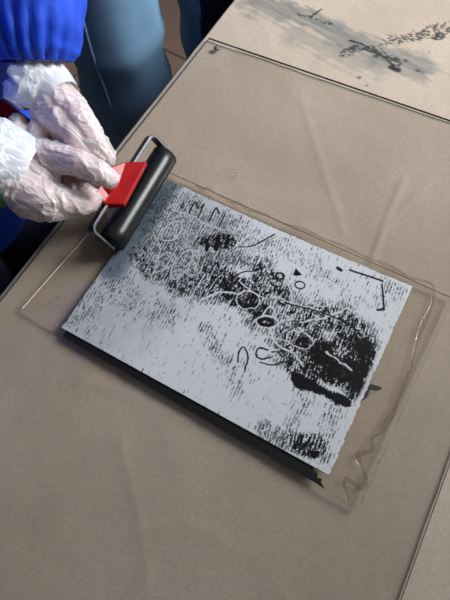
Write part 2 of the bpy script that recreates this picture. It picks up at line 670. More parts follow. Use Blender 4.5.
wf = mesh_obj('water_bead', V, Fc, M_WATER, None, True)
tag(wf, 'wavy bead of clear liquid trapped between the acrylic and glass, around the plate', 'liquid')


def blob(name, c, rx, ry, h, m, seed=0, n=18):
    rr = random.Random(seed)
    ph = [rr.uniform(0, 6.28) for _ in range(3)]
    V = [(c[0], c[1], c[2] + h)]
    rings = 4
    for k in range(1, rings + 1):
        a = k / rings * math.pi / 2
        for i in range(n):
            th = 2 * math.pi * i / n
            s = 1 + 0.12 * math.sin(2 * th + ph[0]) + 0.08 * math.sin(3 * th + ph[1])
            V.append((c[0] + rx * s * math.sin(a) * math.cos(th), c[1] + ry * s * math.sin(a) * math.sin(th), c[2] + h * math.cos(a)))
    F = [(0, 1 + i, 1 + (i + 1) % n) for i in range(n)]
    for k in range(rings - 1):
        for i in range(n):
            j = (i + 1) % n
            F.append((1 + k * n + i, 1 + (k + 1) * n + i, 1 + (k + 1) * n + j, 1 + k * n + j))
    b = 1 + (rings - 1) * n
    F.append(tuple(b + i for i in range(n))[::-1])
    return mesh_obj(name, V, F, m, None, True)


d = blob('clear_drop', at(237, 174.5, 0.7530), 0.0030, 0.0024, 0.0012, M_DROP, 2)
tag(d, 'lone water drop on the glass above the top edge of the plate', 'drop')
drops = [(76, 268, .0022, .0010, 'pale water drop on the acrylic, nearest the brayer of those at its left end'),
         (55, 279, .0018, .0012, 'small drop on the acrylic, left of the plate and nearest the left edge'),
         (57, 298, .0018, .0012, 'water drop on the acrylic, near the left corner of the plate'),
         (50, 302, .0030, .0011, 'flattened water drop in the left corner of the acrylic sheet'),
         (379, 462, .0012, .0024, 'thin clear streak added as a glint on the acrylic right of the plate, above the right front corner'),  # this blob and the next stand in for scratch highlights
         (363, 498, .0010, .0022, 'thin clear streak added as a glint on the acrylic at its right front corner'),
         (54, 316, .0014, .0009, 'lowest tiny water drop at the left front edge of the acrylic sheet')]
for x, y, a, b, lab in drops:
    d = blob('clear_drop', at(x, y, 0.7560), a, b, 0.0007, M_DROP, int(x))
    tag(d, lab, 'drop', 'drops on the acrylic sheet')
# stud under the far corner of the glass
s0 = at(217, 48.5, 0.7530)
bm = bmesh.new()
bmesh.ops.create_cone(bm, cap_ends=True, segments=24, radius1=0.0042, radius2=0.0036, depth=0.0016, matrix=Matrix.Translation((s0.x, s0.y, 0.7538)))
st = bm_obj('rubber_bumper', bm, simple('grey_bumper', (0.16, 0.15, 0.14), 0.35), None, True)
V, Fc = sweep([Vector((s0.x + 0.0040 * math.cos(a), s0.y + 0.0040 * math.sin(a), 0.7536)) for a in np.linspace(0, 2 * math.pi, 25)], [0.0007] * 25, 8, False)
mesh_obj('rim', V, Fc, M_INK, st, True)
tag(st, 'small round grey stud on the far corner of the glass', 'stud')

# ---------------------------------------------------------------- printing plate
PX0, PX1, PY0, PY1 = -0.2520, 0.0463, 0.0640, 0.2735
pl = empty('printing_plate', (-0.10, 0.17, 0.7560), 'pale grey printing plate covered in black ink dashes and scribbles', 'printing plate')
nx, ny = 680, 478
u = np.linspace(0, 1, nx)
v = np.linspace(0, 1, ny)
U, Vv = np.meshgrid(u, v)
X = PX0 + (PX1 - PX0) * U
Y = PY0 + (PY1 - PY0) * Vv
# torn right border and slightly bowed top edge
edge = (fbm(Y * 330, Y * 0 + 1.3, 41, 2) - 0.5) * 0.0034 * sstep(0.95, 0.3, Vv)
X = X + edge * sstep(0.94, 1.0, U)
Y = Y - 0.0022 * np.sin(np.pi * U) * sstep(0.75, 1.0, Vv) + (fbm(X * 200, X * 0, 43, 2) - .5) * .0016 * sstep(.96, 1, Vv)
Z = np.full_like(X, ZP)


def P2(pts):
    return [tuple(at(x, y, ZP)[:2]) for x, y in pts]


def dseg(pts):
    return seg_dist(X, Y, P2(pts))


mm = 0.001
n_lo = fbm(X * 55, Y * 55, 61, 4)
n_mid = fbm(X * 170, Y * 150, 62, 3)
n_hi = fbm(X * 640, Y * 420, 63, 2)
# density of ink: broad strokes of the roller given as soft thick lines
dens = np.zeros_like(X)


def addd(pts, w, a, soft=0.6):
    global dens
    d = dseg(pts) / (w * mm)
    dens = np.maximum(dens, a * sstep(1.0 + soft, 1.0 - soft, d + (n_lo - 0.5) * 1.6))


dens += 0.09
addd([(160, 215), (185, 225), (205, 240)], 30, 0.42)
addd([(180, 205), (215, 222), (262, 245)], 16, 0.40)
addd([(205, 262), (185, 262), (165, 250)], 22, 0.52)
addd([(138, 256), (175, 285), (222, 292)], 13, 0.58)
addd([(85, 300), (120, 290), (160, 315)], 16, 0.24)
addd([(70, 322), (80, 318), (98, 308)], 7, 0.34)
addd([(205, 243), (217, 241), (230, 243)], 9, 0.74)
addd([(225, 256), (244, 262), (266, 262)], 12, 0.50)
addd([(218, 276), (240, 290), (262, 300)], 18, 0.78)
addd([(228, 290), (248, 298), (262, 312)], 10, 0.98)
addd([(258, 268), (275, 285), (284, 300)], 12, 0.66)
addd([(262, 312), (290, 322), (315, 330)], 22, 0.55)
addd([(300, 312), (336, 322), (352, 340)], 22, 0.62)
addd([(290, 340), (310, 350), (330, 350)], 18, 0.70)
addd([(322, 358), (342, 366), (358, 374)], 17, 1.08)
addd([(304, 346), (330, 358), (345, 366)], 10, 1.0)
addd([(312, 370), (330, 378), (348, 386)], 8, 0.95)
addd([(340, 330), (350, 338), (352, 350)], 9, 0.85)
addd([(354, 340), (366, 352), (364, 370)], 9, 1.05)
addd([(296, 380), (322, 391), (348, 402)], 6, 1.1, 0.3)
addd([(336, 375), (362, 384), (352, 396)], 9, 1.08)
addd([(284, 352), (298, 372), (316, 376)], 9, 0.62)
addd([(290, 440), (304, 444), (318, 446)], 8, 0.72)
addd([(264, 428), (290, 444), (322, 456)], 9, 0.46)
addd([(300, 446), (306, 452), (314, 455)], 5, 1.0)
addd([(206, 330), (222, 362), (238, 400)], 8, 0.28)
addd([(240, 385), (252, 410), (270, 425)], 4, 0.26)
addd([(312, 395), (300, 412), (292, 425)], 10, 0.26)
addd([(335, 400), (328, 430), (320, 450)], 8, 0.28)
addd([(345, 300), (365, 300), (385, 300)], 16, 0.20)
addd([(390, 285), (396, 292), (402, 290)], 7, 0.36)
addd([(262, 240), (300, 258), (335, 280)], 14, 0.22)
# thin the ink where the surface is bare
bare = sstep(1.3, 0.5, dseg([(125, 345), (165, 350), (205, 385)]) / (22 * mm) + (n_lo - .5))
bare = np.maximum(bare, sstep(1.3, 0.5, dseg([(225, 400), (240, 412), (255, 400), (275, 408)]) / (16 * mm) + (n_lo - .5)))
bare = np.maximum(bare, 0.8 * sstep(1.3, 0.5, dseg([(330, 262), (350, 275), (370, 300)]) / (8 * mm) + (n_lo - .5)))
dens *= (1 - 0.6 * bare)
# grain of the cut surface: streaks along the short side, broken into short lengths
warp = (fbm(X * 25, Y * 25, 71, 2) - 0.5) * 0.006
Xw = X + warp + 0.10 * (Y - 0.17)
T = 0.40 * vnoise(Xw / (1.1 * mm), Y / (3.8 * mm), 81) + 0.36 * vnoise(Xw / (0.75 * mm), Y / (1.1 * mm), 82) + 0.24 * n_mid + 0.10 * vnoise(X / (0.5 * mm), Y / (0.5 * mm), 83)
rank = np.empty(T.size)
rank[np.argsort(T.ravel())] = np.linspace(0, 1, T.size)
T = rank.reshape(T.shape)
tone = 0.60 + 0.40 * sstep(0.35, 0.62, dens)
ink = sstep(-0.05, 0.10, dens * 1.04 - 0.07 - T) * tone
# dashes: short strokes standing in staggered columns
xc = Xw / (3.1 * mm)
ci = np.floor(xc)
fx = np.abs(xc - ci - 0.5)
hsh = _TAB[(ci.astype(int) * 7) % 512, 13]
yc = (Y + warp * 0.6) / (6.2 * mm) + hsh * 3.0
ri = np.floor(yc)
fy = np.abs(yc - ri - 0.5)
h2 = _TAB[(ci.astype(int) * 31 + 5) % 512, (ri.astype(int) * 17 + 3) % 512]
h3 = _TAB[(ci.astype(int) * 5 + 9) % 512, (ri.astype(int) * 3 + 77) % 512]
wid = 0.06 + 0.18 * dens + 0.05 * h3
dash = sstep(wid + 0.12, wid - 0.06, fx + (n_hi - .5) * 0.45) * sstep(0.48, 0.34, fy + (n_mid - .5) * 0.5)
on = sstep(0.0, 0.20, dens * 2.3 + 0.20 - h2 * 0.9 - (n_lo - 0.35) * 0.6)
ink = np.maximum(ink, dash * on * (0.6 + 0.4 * h3) * (1 - 0.45 * bare))
ink = np.maximum(ink, (n_hi > 0.82) * (n_mid > 0.58) * 0.7)

# scratched pale lines (bare of ink)
def scrape(pts, w, a=0.92, smooth=True):
    global ink
    p_ = [(x_ + 1.6 * mnoise.noise(Vector((x_ * .13, y_ * .13, 1))), y_ + 1.6 * mnoise.noise(Vector((x_ * .13, y_ * .13, 5)))) for x_, y_ in smooth_path(pts, 5)]
    d = dseg(p_)
    ink = ink * (1 - a * sstep(1.5, 0.7, d / (w * 0.72 * mm) + (n_hi - .5) * 1.1 + (n_mid - .5) * 1.5))


def ell(cx, cy, a, b, rot, n=14, a0=0, a1=6.2832):
    return [(cx + a * math.cos(t_) * math.cos(rot) - b * math.sin(t_) * math.sin(rot),
             cy + a * math.cos(t_) * math.sin(rot) + b * math.sin(t_) * math.cos(rot)) for t_ in np.linspace(a0, a1, n)]


for pts, w in ((ell(172, 231, 13, 7, -0.8), 1.0), (ell(182, 264, 17, 7, -1.0), 1.0), (ell(163, 262, 12, 5, -0.9), 0.8),
               ([(172, 209), (190, 215), (212, 226), (236, 232)], 0.9), ([(235, 247), (246, 238), (256, 226)], 0.8),
               ([(200, 300), (222, 292), (238, 294), (244, 290)], 1.2), ([(240, 282), (256, 294), (266, 299)], 0.9),
               (ell(268, 322, 11, 6, 0.15), 1.1), ([(262, 316), (271, 306), (276, 318)], 0.9),
               ([(270, 330), (278, 345), (292, 352), (304, 366)], 1.2), ([(300, 322), (324, 318), (346, 308)], 1.0),
               (ell(248, 300, 12, 9, 0.2), 0.7), ([(284, 276), (292, 296), (288, 310)], 0.8), ([(326, 352), (340, 362), (352, 370)], 1.3),
               ([(276, 296), (300, 306), (330, 306)], 0.7), ([(240, 340), (262, 336), (290, 342)], 0.8),
               (ell(300, 340, 14, 8, 0.4), 0.7), ([(150, 225), (160, 250), (150, 280)], 0.7), ([(205, 275), (190, 300), (182, 322)], 0.8)):
    scrape(pts, w)


# black drawn lines
def drawn(pts, w, a=1.0, smooth=True):
    global ink
    p_ = smooth_path(pts, 5) if smooth else pts
    d = dseg(p_)
    ink = np.maximum(ink, a * sstep(1.35, 0.75, d / (w * 0.85 * mm) + (n_hi - .5) * .8))


for pts, w in (([(350, 270), (362, 274), (383, 281)], 1.3), ([(382, 284), (383, 294), (384, 309)], 1.1), ([(384, 309), (378, 310)], 1.6),
               ([(239, 247), (252, 246), (264, 240), (275, 234)], 0.9), ([(233, 278), (243, 272), (255, 271)], 0.9),
               ([(316, 244), (323, 246), (331, 250)], 0.8), ([(338, 268), (341, 270)], 2.2),
               ([(181, 208), (184, 202)], 1.1), ([(189, 213), (195, 202), (198, 208)], 1.2), ([(198, 218), (204, 204)], 1.0),
               ([(209, 221), (216, 208), (219, 214)], 1.1), ([(219, 226), (225, 214)], 0.9), ([(193, 246), (199, 237)], 1.0),
               ([(207, 250), (207, 240)], 2.4), ([(216, 249), (218, 236)], 3.0), ([(226, 247), (228, 236)], 2.6),
               ([(238, 362), (239, 352), (243, 347), (247, 352), (248, 360), (245, 368)], 1.0),
               ([(268, 350), (259, 348), (256, 355), (262, 359), (270, 357)], 1.0), ([(272, 352), (278, 352), (282, 357)], 0.9),
               ([(260, 362), (272, 365), (284, 362)], 0.8), ([(285, 303), (320, 312), (352, 326), (368, 346)], 0.9)):
    drawn(pts, w)
drawn(ell(280, 276, 4, 3, 0.2), 1.4)
drawn(ell(300, 285, 5, 3.5, 0.2), 0.9)
drawn(ell(266, 322, 7, 3, 0.15), 2.2)
ink = np.maximum(ink, poly_inside(X, Y, P2([(293, 275), (296, 268), (302, 275), (297, 276)])).astype(float))
# speckles on the lower right, and the rough right border stays bare
ink *= 1 - 0.85 * sstep(0.982, 0.995, U) * sstep(0.35, 0.2, np.abs(Vv - 0.42) * 1.0 - 0.05)
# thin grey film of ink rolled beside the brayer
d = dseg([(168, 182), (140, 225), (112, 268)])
film_shade = 0.97 * sstep(2.0, 0.45, d / (16 * mm) + (n_lo - .5) * .8 + (n_hi - .5) * .5)
d = dseg([(200, 200), (160, 255), (110, 300), (78, 326)])  # wide tone: light falling off leftwards, put into the plate colour
film_shade = np.maximum(film_shade, 0.36 * sstep(2.0, 0.3, d / (50 * mm) + (n_lo - .5)) * (0.7 + 0.6 * n_mid))
faces_top = None
idx = np.arange(nx * ny).reshape(ny, nx)
faces = np.stack([idx[:-1, :-1], idx[:-1, 1:], idx[1:, 1:], idx[1:, :-1]], -1).reshape(-1, 4)
# skirt
ring = np.concatenate([idx[0, :], idx[1:, -1], idx[-1, -2::-1], idx[-2:0:-1, 0]])
base = nx * ny
xs_all = np.concatenate([X.ravel(), X.ravel()[ring]])
ys_all = np.concatenate([Y.ravel(), Y.ravel()[ring]])
zs_all = np.concatenate([Z.ravel(), np.full(len(ring), 0.7576)])
k = len(ring)
sk = np.array([(ring[i], base + i, base + (i + 1) % k, ring[(i + 1) % k]) for i in range(k)])
me = grid_mesh('plate_face', xs_all, ys_all, zs_all, np.concatenate([faces, sk]))
set_attr(me, 'ink', np.concatenate([ink.ravel(), np.zeros(k)]))
set_attr(me, 'film_shade', np.concatenate([film_shade.ravel(), np.zeros(k)]))
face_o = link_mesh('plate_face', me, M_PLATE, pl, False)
# black inked board under it, showing along the front and torn at its right end
A, B = at(63, 335.5, .7574), at(325, 488.5, .7574)
rag = [(325.5, 489), (321, 482.5), (322, 479), (317, 477.5), (318, 474), (313, 470)]
front = []
rr = random.Random(8)
for i in range(25):
    f = i / 24
    pt = A.lerp(B, f)
    front.append((pt.x, pt.y + rr.uniform(-.0004, .0004)))
outl = front + [tuple(at(x, y, .7574)[:2]) for x, y in rag[1:]] + [(0.030, 0.075), (0.030, 0.262), (-0.245, 0.262)]
bm = bmesh.new()
prism(bm, outl, 0.7561, 0.7575)
bd = bm_obj('backing_board', bm, M_BLACK, pl)
bd['label'] = 'black inked board showing under the front edge'

# ink smear running off the plate on the right, on the acrylic
outl = smooth_path([(356, 392), (358, 381), (364, 383), (371, 384), (382, 388), (376, 391), (370, 390), (367, 397), (361, 401), (358, 398)], 4)
bm = bmesh.new()
prism(bm, [tuple(at(x, y, .7562)[:2]) for x, y in outl], 0.7561, 0.7564)
sm = bm_obj('ink_smear', bm, M_INK)
tag(sm, 'black ink smear on the acrylic sheet just off the right edge of the plate', 'ink smear')

# ---------------------------------------------------------------- brayer
RR = 0.0150
zc = ZP + RR + 0.0002
E1, E2 = at(111, 243.5, zc), at(165.5, 155, zc)
ax = (E2 - E1).normalized()
bk_ = Vector((0, 0, 1)).cross(ax).normalized()      # backwards, away from the plate
if bk_.x > 0:
    bk_ = -bk_
up = Vector((0, 0, 1))
mid = (E1 + E2) / 2
br = empty('brayer', (mid.x, mid.y, ZP), 'ink brayer with red plastic handle and black rubber roller, gripped by gloved hands', 'brayer')
prof = [(0.0, 0.0105), (0.0, 0.0138), (0.0012, RR), (0.03, RR), (0.06, RR), (0.09, RR), (0.0, 0)]
L = (E2 - E1).length
pth = [E1, E1, E1 + ax * 0.0012] + [E1 + ax * (L * f) for f in (0.1, 0.3, 0.5, 0.7, 0.9)] + [E2 - ax * 0.0012, E2, E2]
pth = [E1 + ax * 0.0001, E1 + ax * 0.0002, E1 + ax * 0.0015] + [E1 + ax * (L * f) for f in (0.1, 0.3, 0.5, 0.7, 0.9)] + [E2 - ax * 0.0015, E2 - ax * 0.0002, E2 - ax * 0.0001]
rad = [0.010, 0.0138, RR] + [RR] * 5 + [RR, 0.0138, 0.010]
V, Fc = sweep(pth, rad, 48)
rol = mesh_obj('roller', V, Fc, M_RUBBER, br, True)
V, Fc = sweep([E1 - ax * 0.0062, E2 + ax * 0.0062], [0.0028] * 2, 16)
mesh_obj('axle', V, Fc, M_STEEL, rol, True)
for e, s in ((E1, -1), (E2, 1)):
    V, Fc = sweep([e + ax * (s * 0.0002), e + ax * (s * 0.0018)], [0.0075] * 2, 24)
    w = mesh_obj('washer', V, Fc, M_STEEL, rol, False)
# bent steel bar
dU = (bk_ * math.cos(0.95) + up * math.sin(0.95)).normalized()
arm = 0.0285
a1, a2 = E1 - ax * 0.0040, E2 + ax * 0.0040
cor = 0.007


def bar_path():
    pts = [a1 - dU * 0.005, a1 + dU * (arm - cor)]
    for k in range(1, 7):
        th = k / 6 * math.pi / 2
        pts.append(a1 + dU * (arm - cor + cor * math.sin(th)) + ax * (cor * (1 - math.cos(th))))
    for k in range(0, 7):
        th = k / 6 * math.pi / 2
        pts.append(a2 + dU * (arm - cor + cor * math.cos(th)) - ax * (cor * (1 - math.sin(th))))
    pts.append(a2 - dU * 0.005)
    return pts


wn = dU.cross(ax).normalized()
bp_ = bar_path()
V, Fc = [], []
for i, p_ in enumerate(bp_):
    tt = (bp_[min(i + 1, len(bp_) - 1)] - bp_[max(i - 1, 0)]).normalized()
    nn = tt.cross(wn).normalized()
    for (sa, sb) in ((-1, -1), (1, -1), (1, 1), (-1, 1)):
        V.append(p_ + nn * (0.0016 * sa) + wn * (0.0052 * sb))
for i in range(len(bp_) - 1):
    for k in range(4):
        Fc.append((i * 4 + k, i * 4 + (k + 1) % 4, (i + 1) * 4 + (k + 1) % 4, (i + 1) * 4 + k))
Fc += [(3, 2, 1, 0), tuple(len(V) - 4 + k for k in range(4))]
fr = mesh_obj('frame', V, Fc, M_STEEL, br)
bv = fr.modifiers.new('b', 'BEVEL')
bv.width = 0.0006
bv.segments = 2
# red head: a fan-shaped wedge over the bar
Ah, Bh = at(147, 161, .801), at(124, 204, .801)
Dh, Eh = at(96, 192, .812), at(110, 167, .812)
top = [Ah, Bh, at(104, 203.5, .804), Dh, Eh, at(126, 161.5, .805)]
bm = bmesh.new()
tv = [bm.verts.new(p_) for p_ in top]
thk = [0.006, 0.006, 0.010, 0.018, 0.018, 0.010]
bvv = [bm.verts.new(p_ - Vector((0, 0, h))) for p_, h in zip(top, thk)]
ctr = sum(top, Vector()) / 6
c_ = bm.verts.new(ctr - Vector((0, 0, 0.0035)))
for i in range(6):
    j = (i + 1) % 6
    bm.faces.new((tv[i], tv[j], c_))
    bm.faces.new((tv[j], tv[i], bvv[i], bvv[j]))
bm.faces.new(bvv[::-1])
hd = bm_obj('handle_head', bm, M_RED, br)
bv = hd.modifiers.new('b', 'BEVEL')
bv.width = 0.0016
bv.segments = 3
H0 = (Dh + Eh) / 2 - Vector((0, 0, .009))
H1 = at(-8, 104, .842)
pth = [H0.lerp(H1, f) for f in (-0.08, 0.0, 0.08, 0.2, 0.35, 0.5, 0.65, 0.8, 0.92, 0.98, 1.0)]
V, Fc = sweep(pth, [.010, .0110, .0105, .0095, .0095, .0098, .0100, .0110, .0118, .0105, .006], 24)
mesh_obj('handle', V, Fc, M_RED, br, True)

# ---------------------------------------------------------------- person in the blue smock
def ch(*a):
    return [(at(x, y, z), r / 1000.0) for x, y, z, r in a]


def wch(*a):
    return [(Vector(p[:3]), p[3]) for p in a]


LW, LE, LS = at(42, 66, .874), Vector((-0.455, 0.415, 1.07)), Vector((-0.53, 0.31, 1.27))
RW, RE, RS = at(-8, 170, .838), Vector((-0.575, 0.0, 0.97)), Vector((-0.53, -0.05, 1.27))
left_hand = [
    ch((36, 70, .874, 20), (46, 86, .868, 19), (68, 108, .862, 15.5)),
    ch((32, 84, .864, 15), (52, 114, .856, 15), (66, 128, .856, 12)),
    ch((46, 86, .868, 19), (56, 108, .860, 18)),
    ch((68, 106, .862, 15), (80, 120, .862, 12.5), (92, 138, .854, 10.5), (102, 150, .846, 9), (107, 157, .840, 7.3)),     # index
    ch((62, 120, .860, 13.5), (75, 136, .856, 11.5), (88, 149, .846, 9.5), (96, 156, .836, 8)),                          # middle
    ch((52, 118, .854, 12), (62, 134, .846, 10), (71, 146, .832, 8.5), (70, 148, .815, 8)),                              # ring
    ch((42, 112, .852, 11), (50, 126, .842, 9), (57, 138, .828, 8), (56, 140, .815, 7)),                                 # little
    ch((58, 92, .860, 14), (76, 106, .836, 10.5), (88, 124, .816, 9.5), (96, 138, .806, 8)),                             # thumb, beneath
]
right_hand = [
    ch((-8, 170, .838, 22), (12, 160, .840, 20), (48, 164, .838, 15)),
    ch((-8, 176, .838, 22), (12, 182, .838, 21), (44, 196, .832, 16)),
    ch((12, 170, .838, 23), (42, 178, .834, 16)),
    ch((30, 154, .842, 15), (56, 157, .848, 13), (80, 163, .852, 11.2), (98, 173, .846, 10.2), (109.5, 179.5, .840, 8.5)),  # thumb
    ch((48, 196, .830, 15), (62, 201, .826, 12), (82, 204, .816, 10), (92, 200, .804, 9.5), (86, 188, .796, 9)),         # index
    ch((44, 200, .828, 14), (52, 208, .822, 13), (72, 208, .806, 10.5), (78, 198, .794, 9.5), (70, 174, .792, 9), (72, 152, .800, 8)),     # middle
    ch((32, 202, .826, 14), (40, 209, .816, 12.5), (54, 208, .800, 10.5), (56, 186, .792, 9.5), (44, 150, .798, 9), (40, 130, .822, 8)),   # ring
    ch((22, 200, .828, 13), (28, 207, .816, 11.5), (38, 204, .802, 10), (36, 178, .796, 9), (22, 146, .806, 8.5), (18, 126, .824, 7.4)),   # little
    ch((40, 146, .842, 8), (38, 133, .850, 7.6), (36, 127, .850, 7.2)),
    ch((24, 146, .842, 8), (20, 130, .850, 7.4), (17, 122, .850, 7.0)),
]
CX, CY = -0.54, 0.13
body = [
    wch((CX, CY, 0.86, .125), (CX, CY, 1.05, .115), (CX, CY, 1.20, .12)),
    wch((CX, CY - .10, 1.24, .07), (CX, CY + .10, 1.24, .07)),
    wch((CX, CY, 1.24, .06), (CX + .02, CY, 1.36, .052)),
    wch((CX + .035, CY, 1.43, .088), (CX + .035, CY, 1.49, .092)),
    wch((CX + .06, CY, 1.38, .050), (CX + .055, CY, 1.44, .07)),
    wch((CX + .122, CY, 1.435, .012), (CX + .140, CY, 1.415, .013)),
    wch((CX + .03, CY + .093, 1.44, .018), (CX + .03, CY + .095, 1.415, .014)),
    wch((CX + .03, CY - .093, 1.44, .018), (CX + .03, CY - .095, 1.415, .014)),
    [(Vector((CX, CY + .12, 1.25)), .065), (LS, .058), (LE, .043), (LE.lerp(LW, .4), .040), (LW, .024)],
    [(Vector((CX, CY - .12, 1.25)), .065), (RS, .058), (RE, .043), (RE.lerp(RW, .4), .040), (RW, .024)],
    wch((CX, CY + .08, .84, .10), (CX + .01, CY + .09, .45, .06), (CX, CY + .09, .10, .04)),
    wch((CX, CY - .08, .84, .10), (CX + .01, CY - .09, .45, .06), (CX, CY - .09, .10, .04)),
    wch((CX, CY + .09, .06, .035), (CX + .13, CY + .10, .03, .026)),
    wch((CX, CY - .09, .06, .035), (CX + .13, CY - .10, .03, .026)),
]
me = capsules_mesh(body + left_hand + right_hand, 0.0034, 0.0, 5)
p1 = link_mesh('person', me, M_SKIN, None, True)
tag(p1, 'person in a blue smock and thin white gloves gripping the brayer', 'person')


def glove(chains, seed):
    me = capsules_mesh(chains, 0.0013, 0.0016, 5)
    n = len(me.vertices)
    co = np.empty(n * 3, np.float32)
    no = np.empty(n * 3, np.float32)
    me.vertices.foreach_get('co', co)
    me.vertices.foreach_get('normal', no)
    co = co.reshape(-1, 3)
    no = no.reshape(-1, 3)
    dsp = np.empty(n)
    for i in range(n):
        c = Vector((float(co[i, 0]) + seed, float(co[i, 1]), float(co[i, 2])))
        w = mnoise.noise(c * 38) * 0.9
        a = 1 - abs(mnoise.noise(Vector((c.x * 28 - c.y * 22 + w, c.y * 60 + c.x * 20 + w, c.z * 55)))) * 4.5
        b = 1 - abs(mnoise.noise(Vector((c.x * 60 + c.y * 45 + w, c.y * 34 - c.x * 30, c.z * 50 + 7)))) * 5.0
        dsp[i] = 0.0013 * max(a, 0) ** 1.5 + 0.0009 * max(b, 0) ** 1.5 + 0.0014 * mnoise.noise(c * 30)
    co = co + no * dsp[:, None]
    me.vertices.foreach_set('co', co.astype(np.float32).ravel())
    me.update()
    return me


def cuff(cs, seed, n=72):
    """open flared wrist of the glove, crumpled"""
    P = smooth_path([(*at(x, y, z), r / 1000) for x, y, z, r in cs], 7)
    V = []
    m = len(P)
    ref = None
    for i, p_ in enumerate(P):
        c = Vector(p_[:3])
        t_ = (Vector(P[min(i + 1, m - 1)][:3]) - Vector(P[max(i - 1, 0)][:3])).normalized()
        if ref is None:
            ref, _b = frame_of(t_)
        a = (ref - t_ * ref.dot(t_)).normalized()
        b = a.cross(t_)
        f = i / (m - 1)
        for k in range(n):
            th = 2 * math.pi * k / n
            q_ = Vector((math.cos(th) * 2.2 + seed, math.sin(th) * 2.2, f * 1.2))
            r = p_[3] * (1 + f * 0.16 * mnoise.noise(q_) + f * 0.10 * (1 - 2.4 * abs(mnoise.noise(q_ * 2.3 + Vector((3, 1, 9))))))
            sh = 0.008 * f * mnoise.noise(q_ * 1.3 + Vector((9, 9, 9)))
            V.append(c + a * (r * math.cos(th)) + b * (r * math.sin(th)) + t_ * sh)
    F = []
    for i in range(m - 1):
        for k in range(n):
            F.append((i * n + k, i * n + (k + 1) % n, (i + 1) * n + (k + 1) % n, (i + 1) * n + k))
    return V, F


gl_l = link_mesh('glove', glove(left_hand, 1.0), M_GLOVE, p1, True)
gl_l['label'] = 'thin white glove on the far hand'
gl_r = link_mesh('glove', glove(right_hand, 5.0), M_GLOVE, p1, True)
gl_r['label'] = 'thin white glove on the near hand'
V, Fc = cuff([(64, 99, .865, 19), (54, 90, .867, 24), (45, 84, .870, 29), (38, 79, .873, 33), (32, 76, .875, 34), (29, 74, .876, 32)], 2.0)
mesh_obj('cuff', V, Fc, M_CUFF, gl_l, True)
V, Fc = cuff([(38, 172, .836, 25), (29, 169, .838, 31), (17, 166, .840, 36), (6, 164, .842, 40), (0, 163, .843, 40), (-3, 163, .843, 38)], 6.0)
mesh_obj('cuff', V, Fc, M_CUFF, gl_r, True)

# smock: trunk tube and two gathered sleeves
pth = [Vector((CX, CY, z)) for z in np.linspace(0.735, 1.30, 30)]
rad = []
for p_ in pth:
    f = (p_.z - 0.40) / 0.9
    w = 1 - max(0, (f - 0.82) / 0.18) ** 2 * 0.55
    rad.append(((0.205 - 0.03 * f) * w, (0.155 - 0.015 * f) * w))
V, Fc = sweep(pth, rad, 64, False, fn=lambda f, th: 1 + 0.035 * (1 - f) * math.sin(th * 9 + 2 * math.sin(f * 5)) + 0.02 * math.sin(th * 5 + f * 9), ref=Vector((0, 1, 0)))
smk = mesh_obj('smock', V, Fc, M_BLUE, p1, True)
sl = smk.modifiers.new('t', 'SOLIDIFY')
sl.thickness = 0.0015


def sleeve(pts, seed, n=96):
    P = smooth_path(pts, 12)
    pth = [Vector(p_[:3]) for p_ in P]
    rad = [float(p_[3]) for p_ in P]

    def fn(f, th):
        g = sstep(0.55, 0.97, f)
        pleat = abs(math.sin(th * 11 + 1.4 * math.sin(th * 2 + seed) + 0.8 * math.sin(f * 9)))
        q_ = Vector((math.cos(th) * 1.5 + seed, math.sin(th) * 1.5, f * 7))
        return 1 + float(g) * 0.20 * (pleat - 0.6) + 0.07 * mnoise.noise(q_) + 0.05 * mnoise.noise(q_ * 2.3)
    V, F = sweep(pth, rad, n, False, fn)
    return V, F


cf = at(33, 61, .884)
V, Fc = sleeve([(*LS, .075), (*LS.lerp(LE, .5), .072), (*LE, .068), (*LE.lerp(cf, .45), .062), (*LE.lerp(cf, .75), .056), (*LE.lerp(cf, .93), .046), (*cf, .036)], 1.0)
so = mesh_obj('sleeve', V, Fc, M_BLUE, smk, True)
sl = so.modifiers.new('t', 'SOLIDIFY')
sl.thickness = 0.0014
rc = at(-34, 182, .850)
V, Fc = sleeve([(*RS, .075), (*RS.lerp(RE, .5), .070), (*RE, .066), (*RE.lerp(rc, .5), .058), (*RE.lerp(rc, .9), .044), (*rc, .036)], 4.0)
so = mesh_obj('sleeve', V, Fc, M_BLUE, smk, True)
sl = so.modifiers.new('t', 'SOLIDIFY')
sl.thickness = 0.0014
V, Fc = sweep([at(-36, 184, .850), at(-18, 181, .843), at(-3, 178, .840)], [.030, .030, .029], 40, False,
              fn=lambda f, th: 1 + 0.03 * math.sin(th * 20))
gs = mesh_obj('shirt_cuff', V, Fc, M_GREEN, p1, True)
gs['label'] = 'green knitted cuff at the near wrist'
# trousers, shoes, hair
for s in (1, -1):
    V, Fc = sweep([Vector((CX, CY + s * .085, z)) for z in (0.86, 0.75, 0.65, 0.45, 0.25, 0.08)], [.108, .115, .112, .092, .078, .070], 32, False)
    mesh_obj('trouser_leg', V, Fc, M_NAVY, p1, True)
    me = capsules_mesh([wch((CX, CY + s * .09, .05, .043), (CX + .13, CY + s * .10, .036, .034)), wch((CX, CY + s * .09, .05, .043), (CX - .02, CY + s * .09, .10, .045))], 0.006, 0.002, 3)
    link_mesh('shoe', me, M_SHOE, p1, True)


def hair(cx, cy, z, sgn=1):
    bm = bmesh.new()
    bmesh.ops.create_uvsphere(bm, u_segments=32, v_segments=20, radius=0.104)
    bmesh.ops.delete(bm, geom=[v_ for v_ in bm.verts if v_.co.x * sgn > 0.045 and v_.co.z < 0.050], context='VERTS')
    for v_ in bm.verts:
        v_.co = Vector((v_.co.x * 1.03 + cx, v_.co.y * 0.98 + cy, v_.co.z * (1.25 if v_.co.z < 0 else 1.0) + z))
    return bm_obj('hair', bm, M_HAIR, None, True)


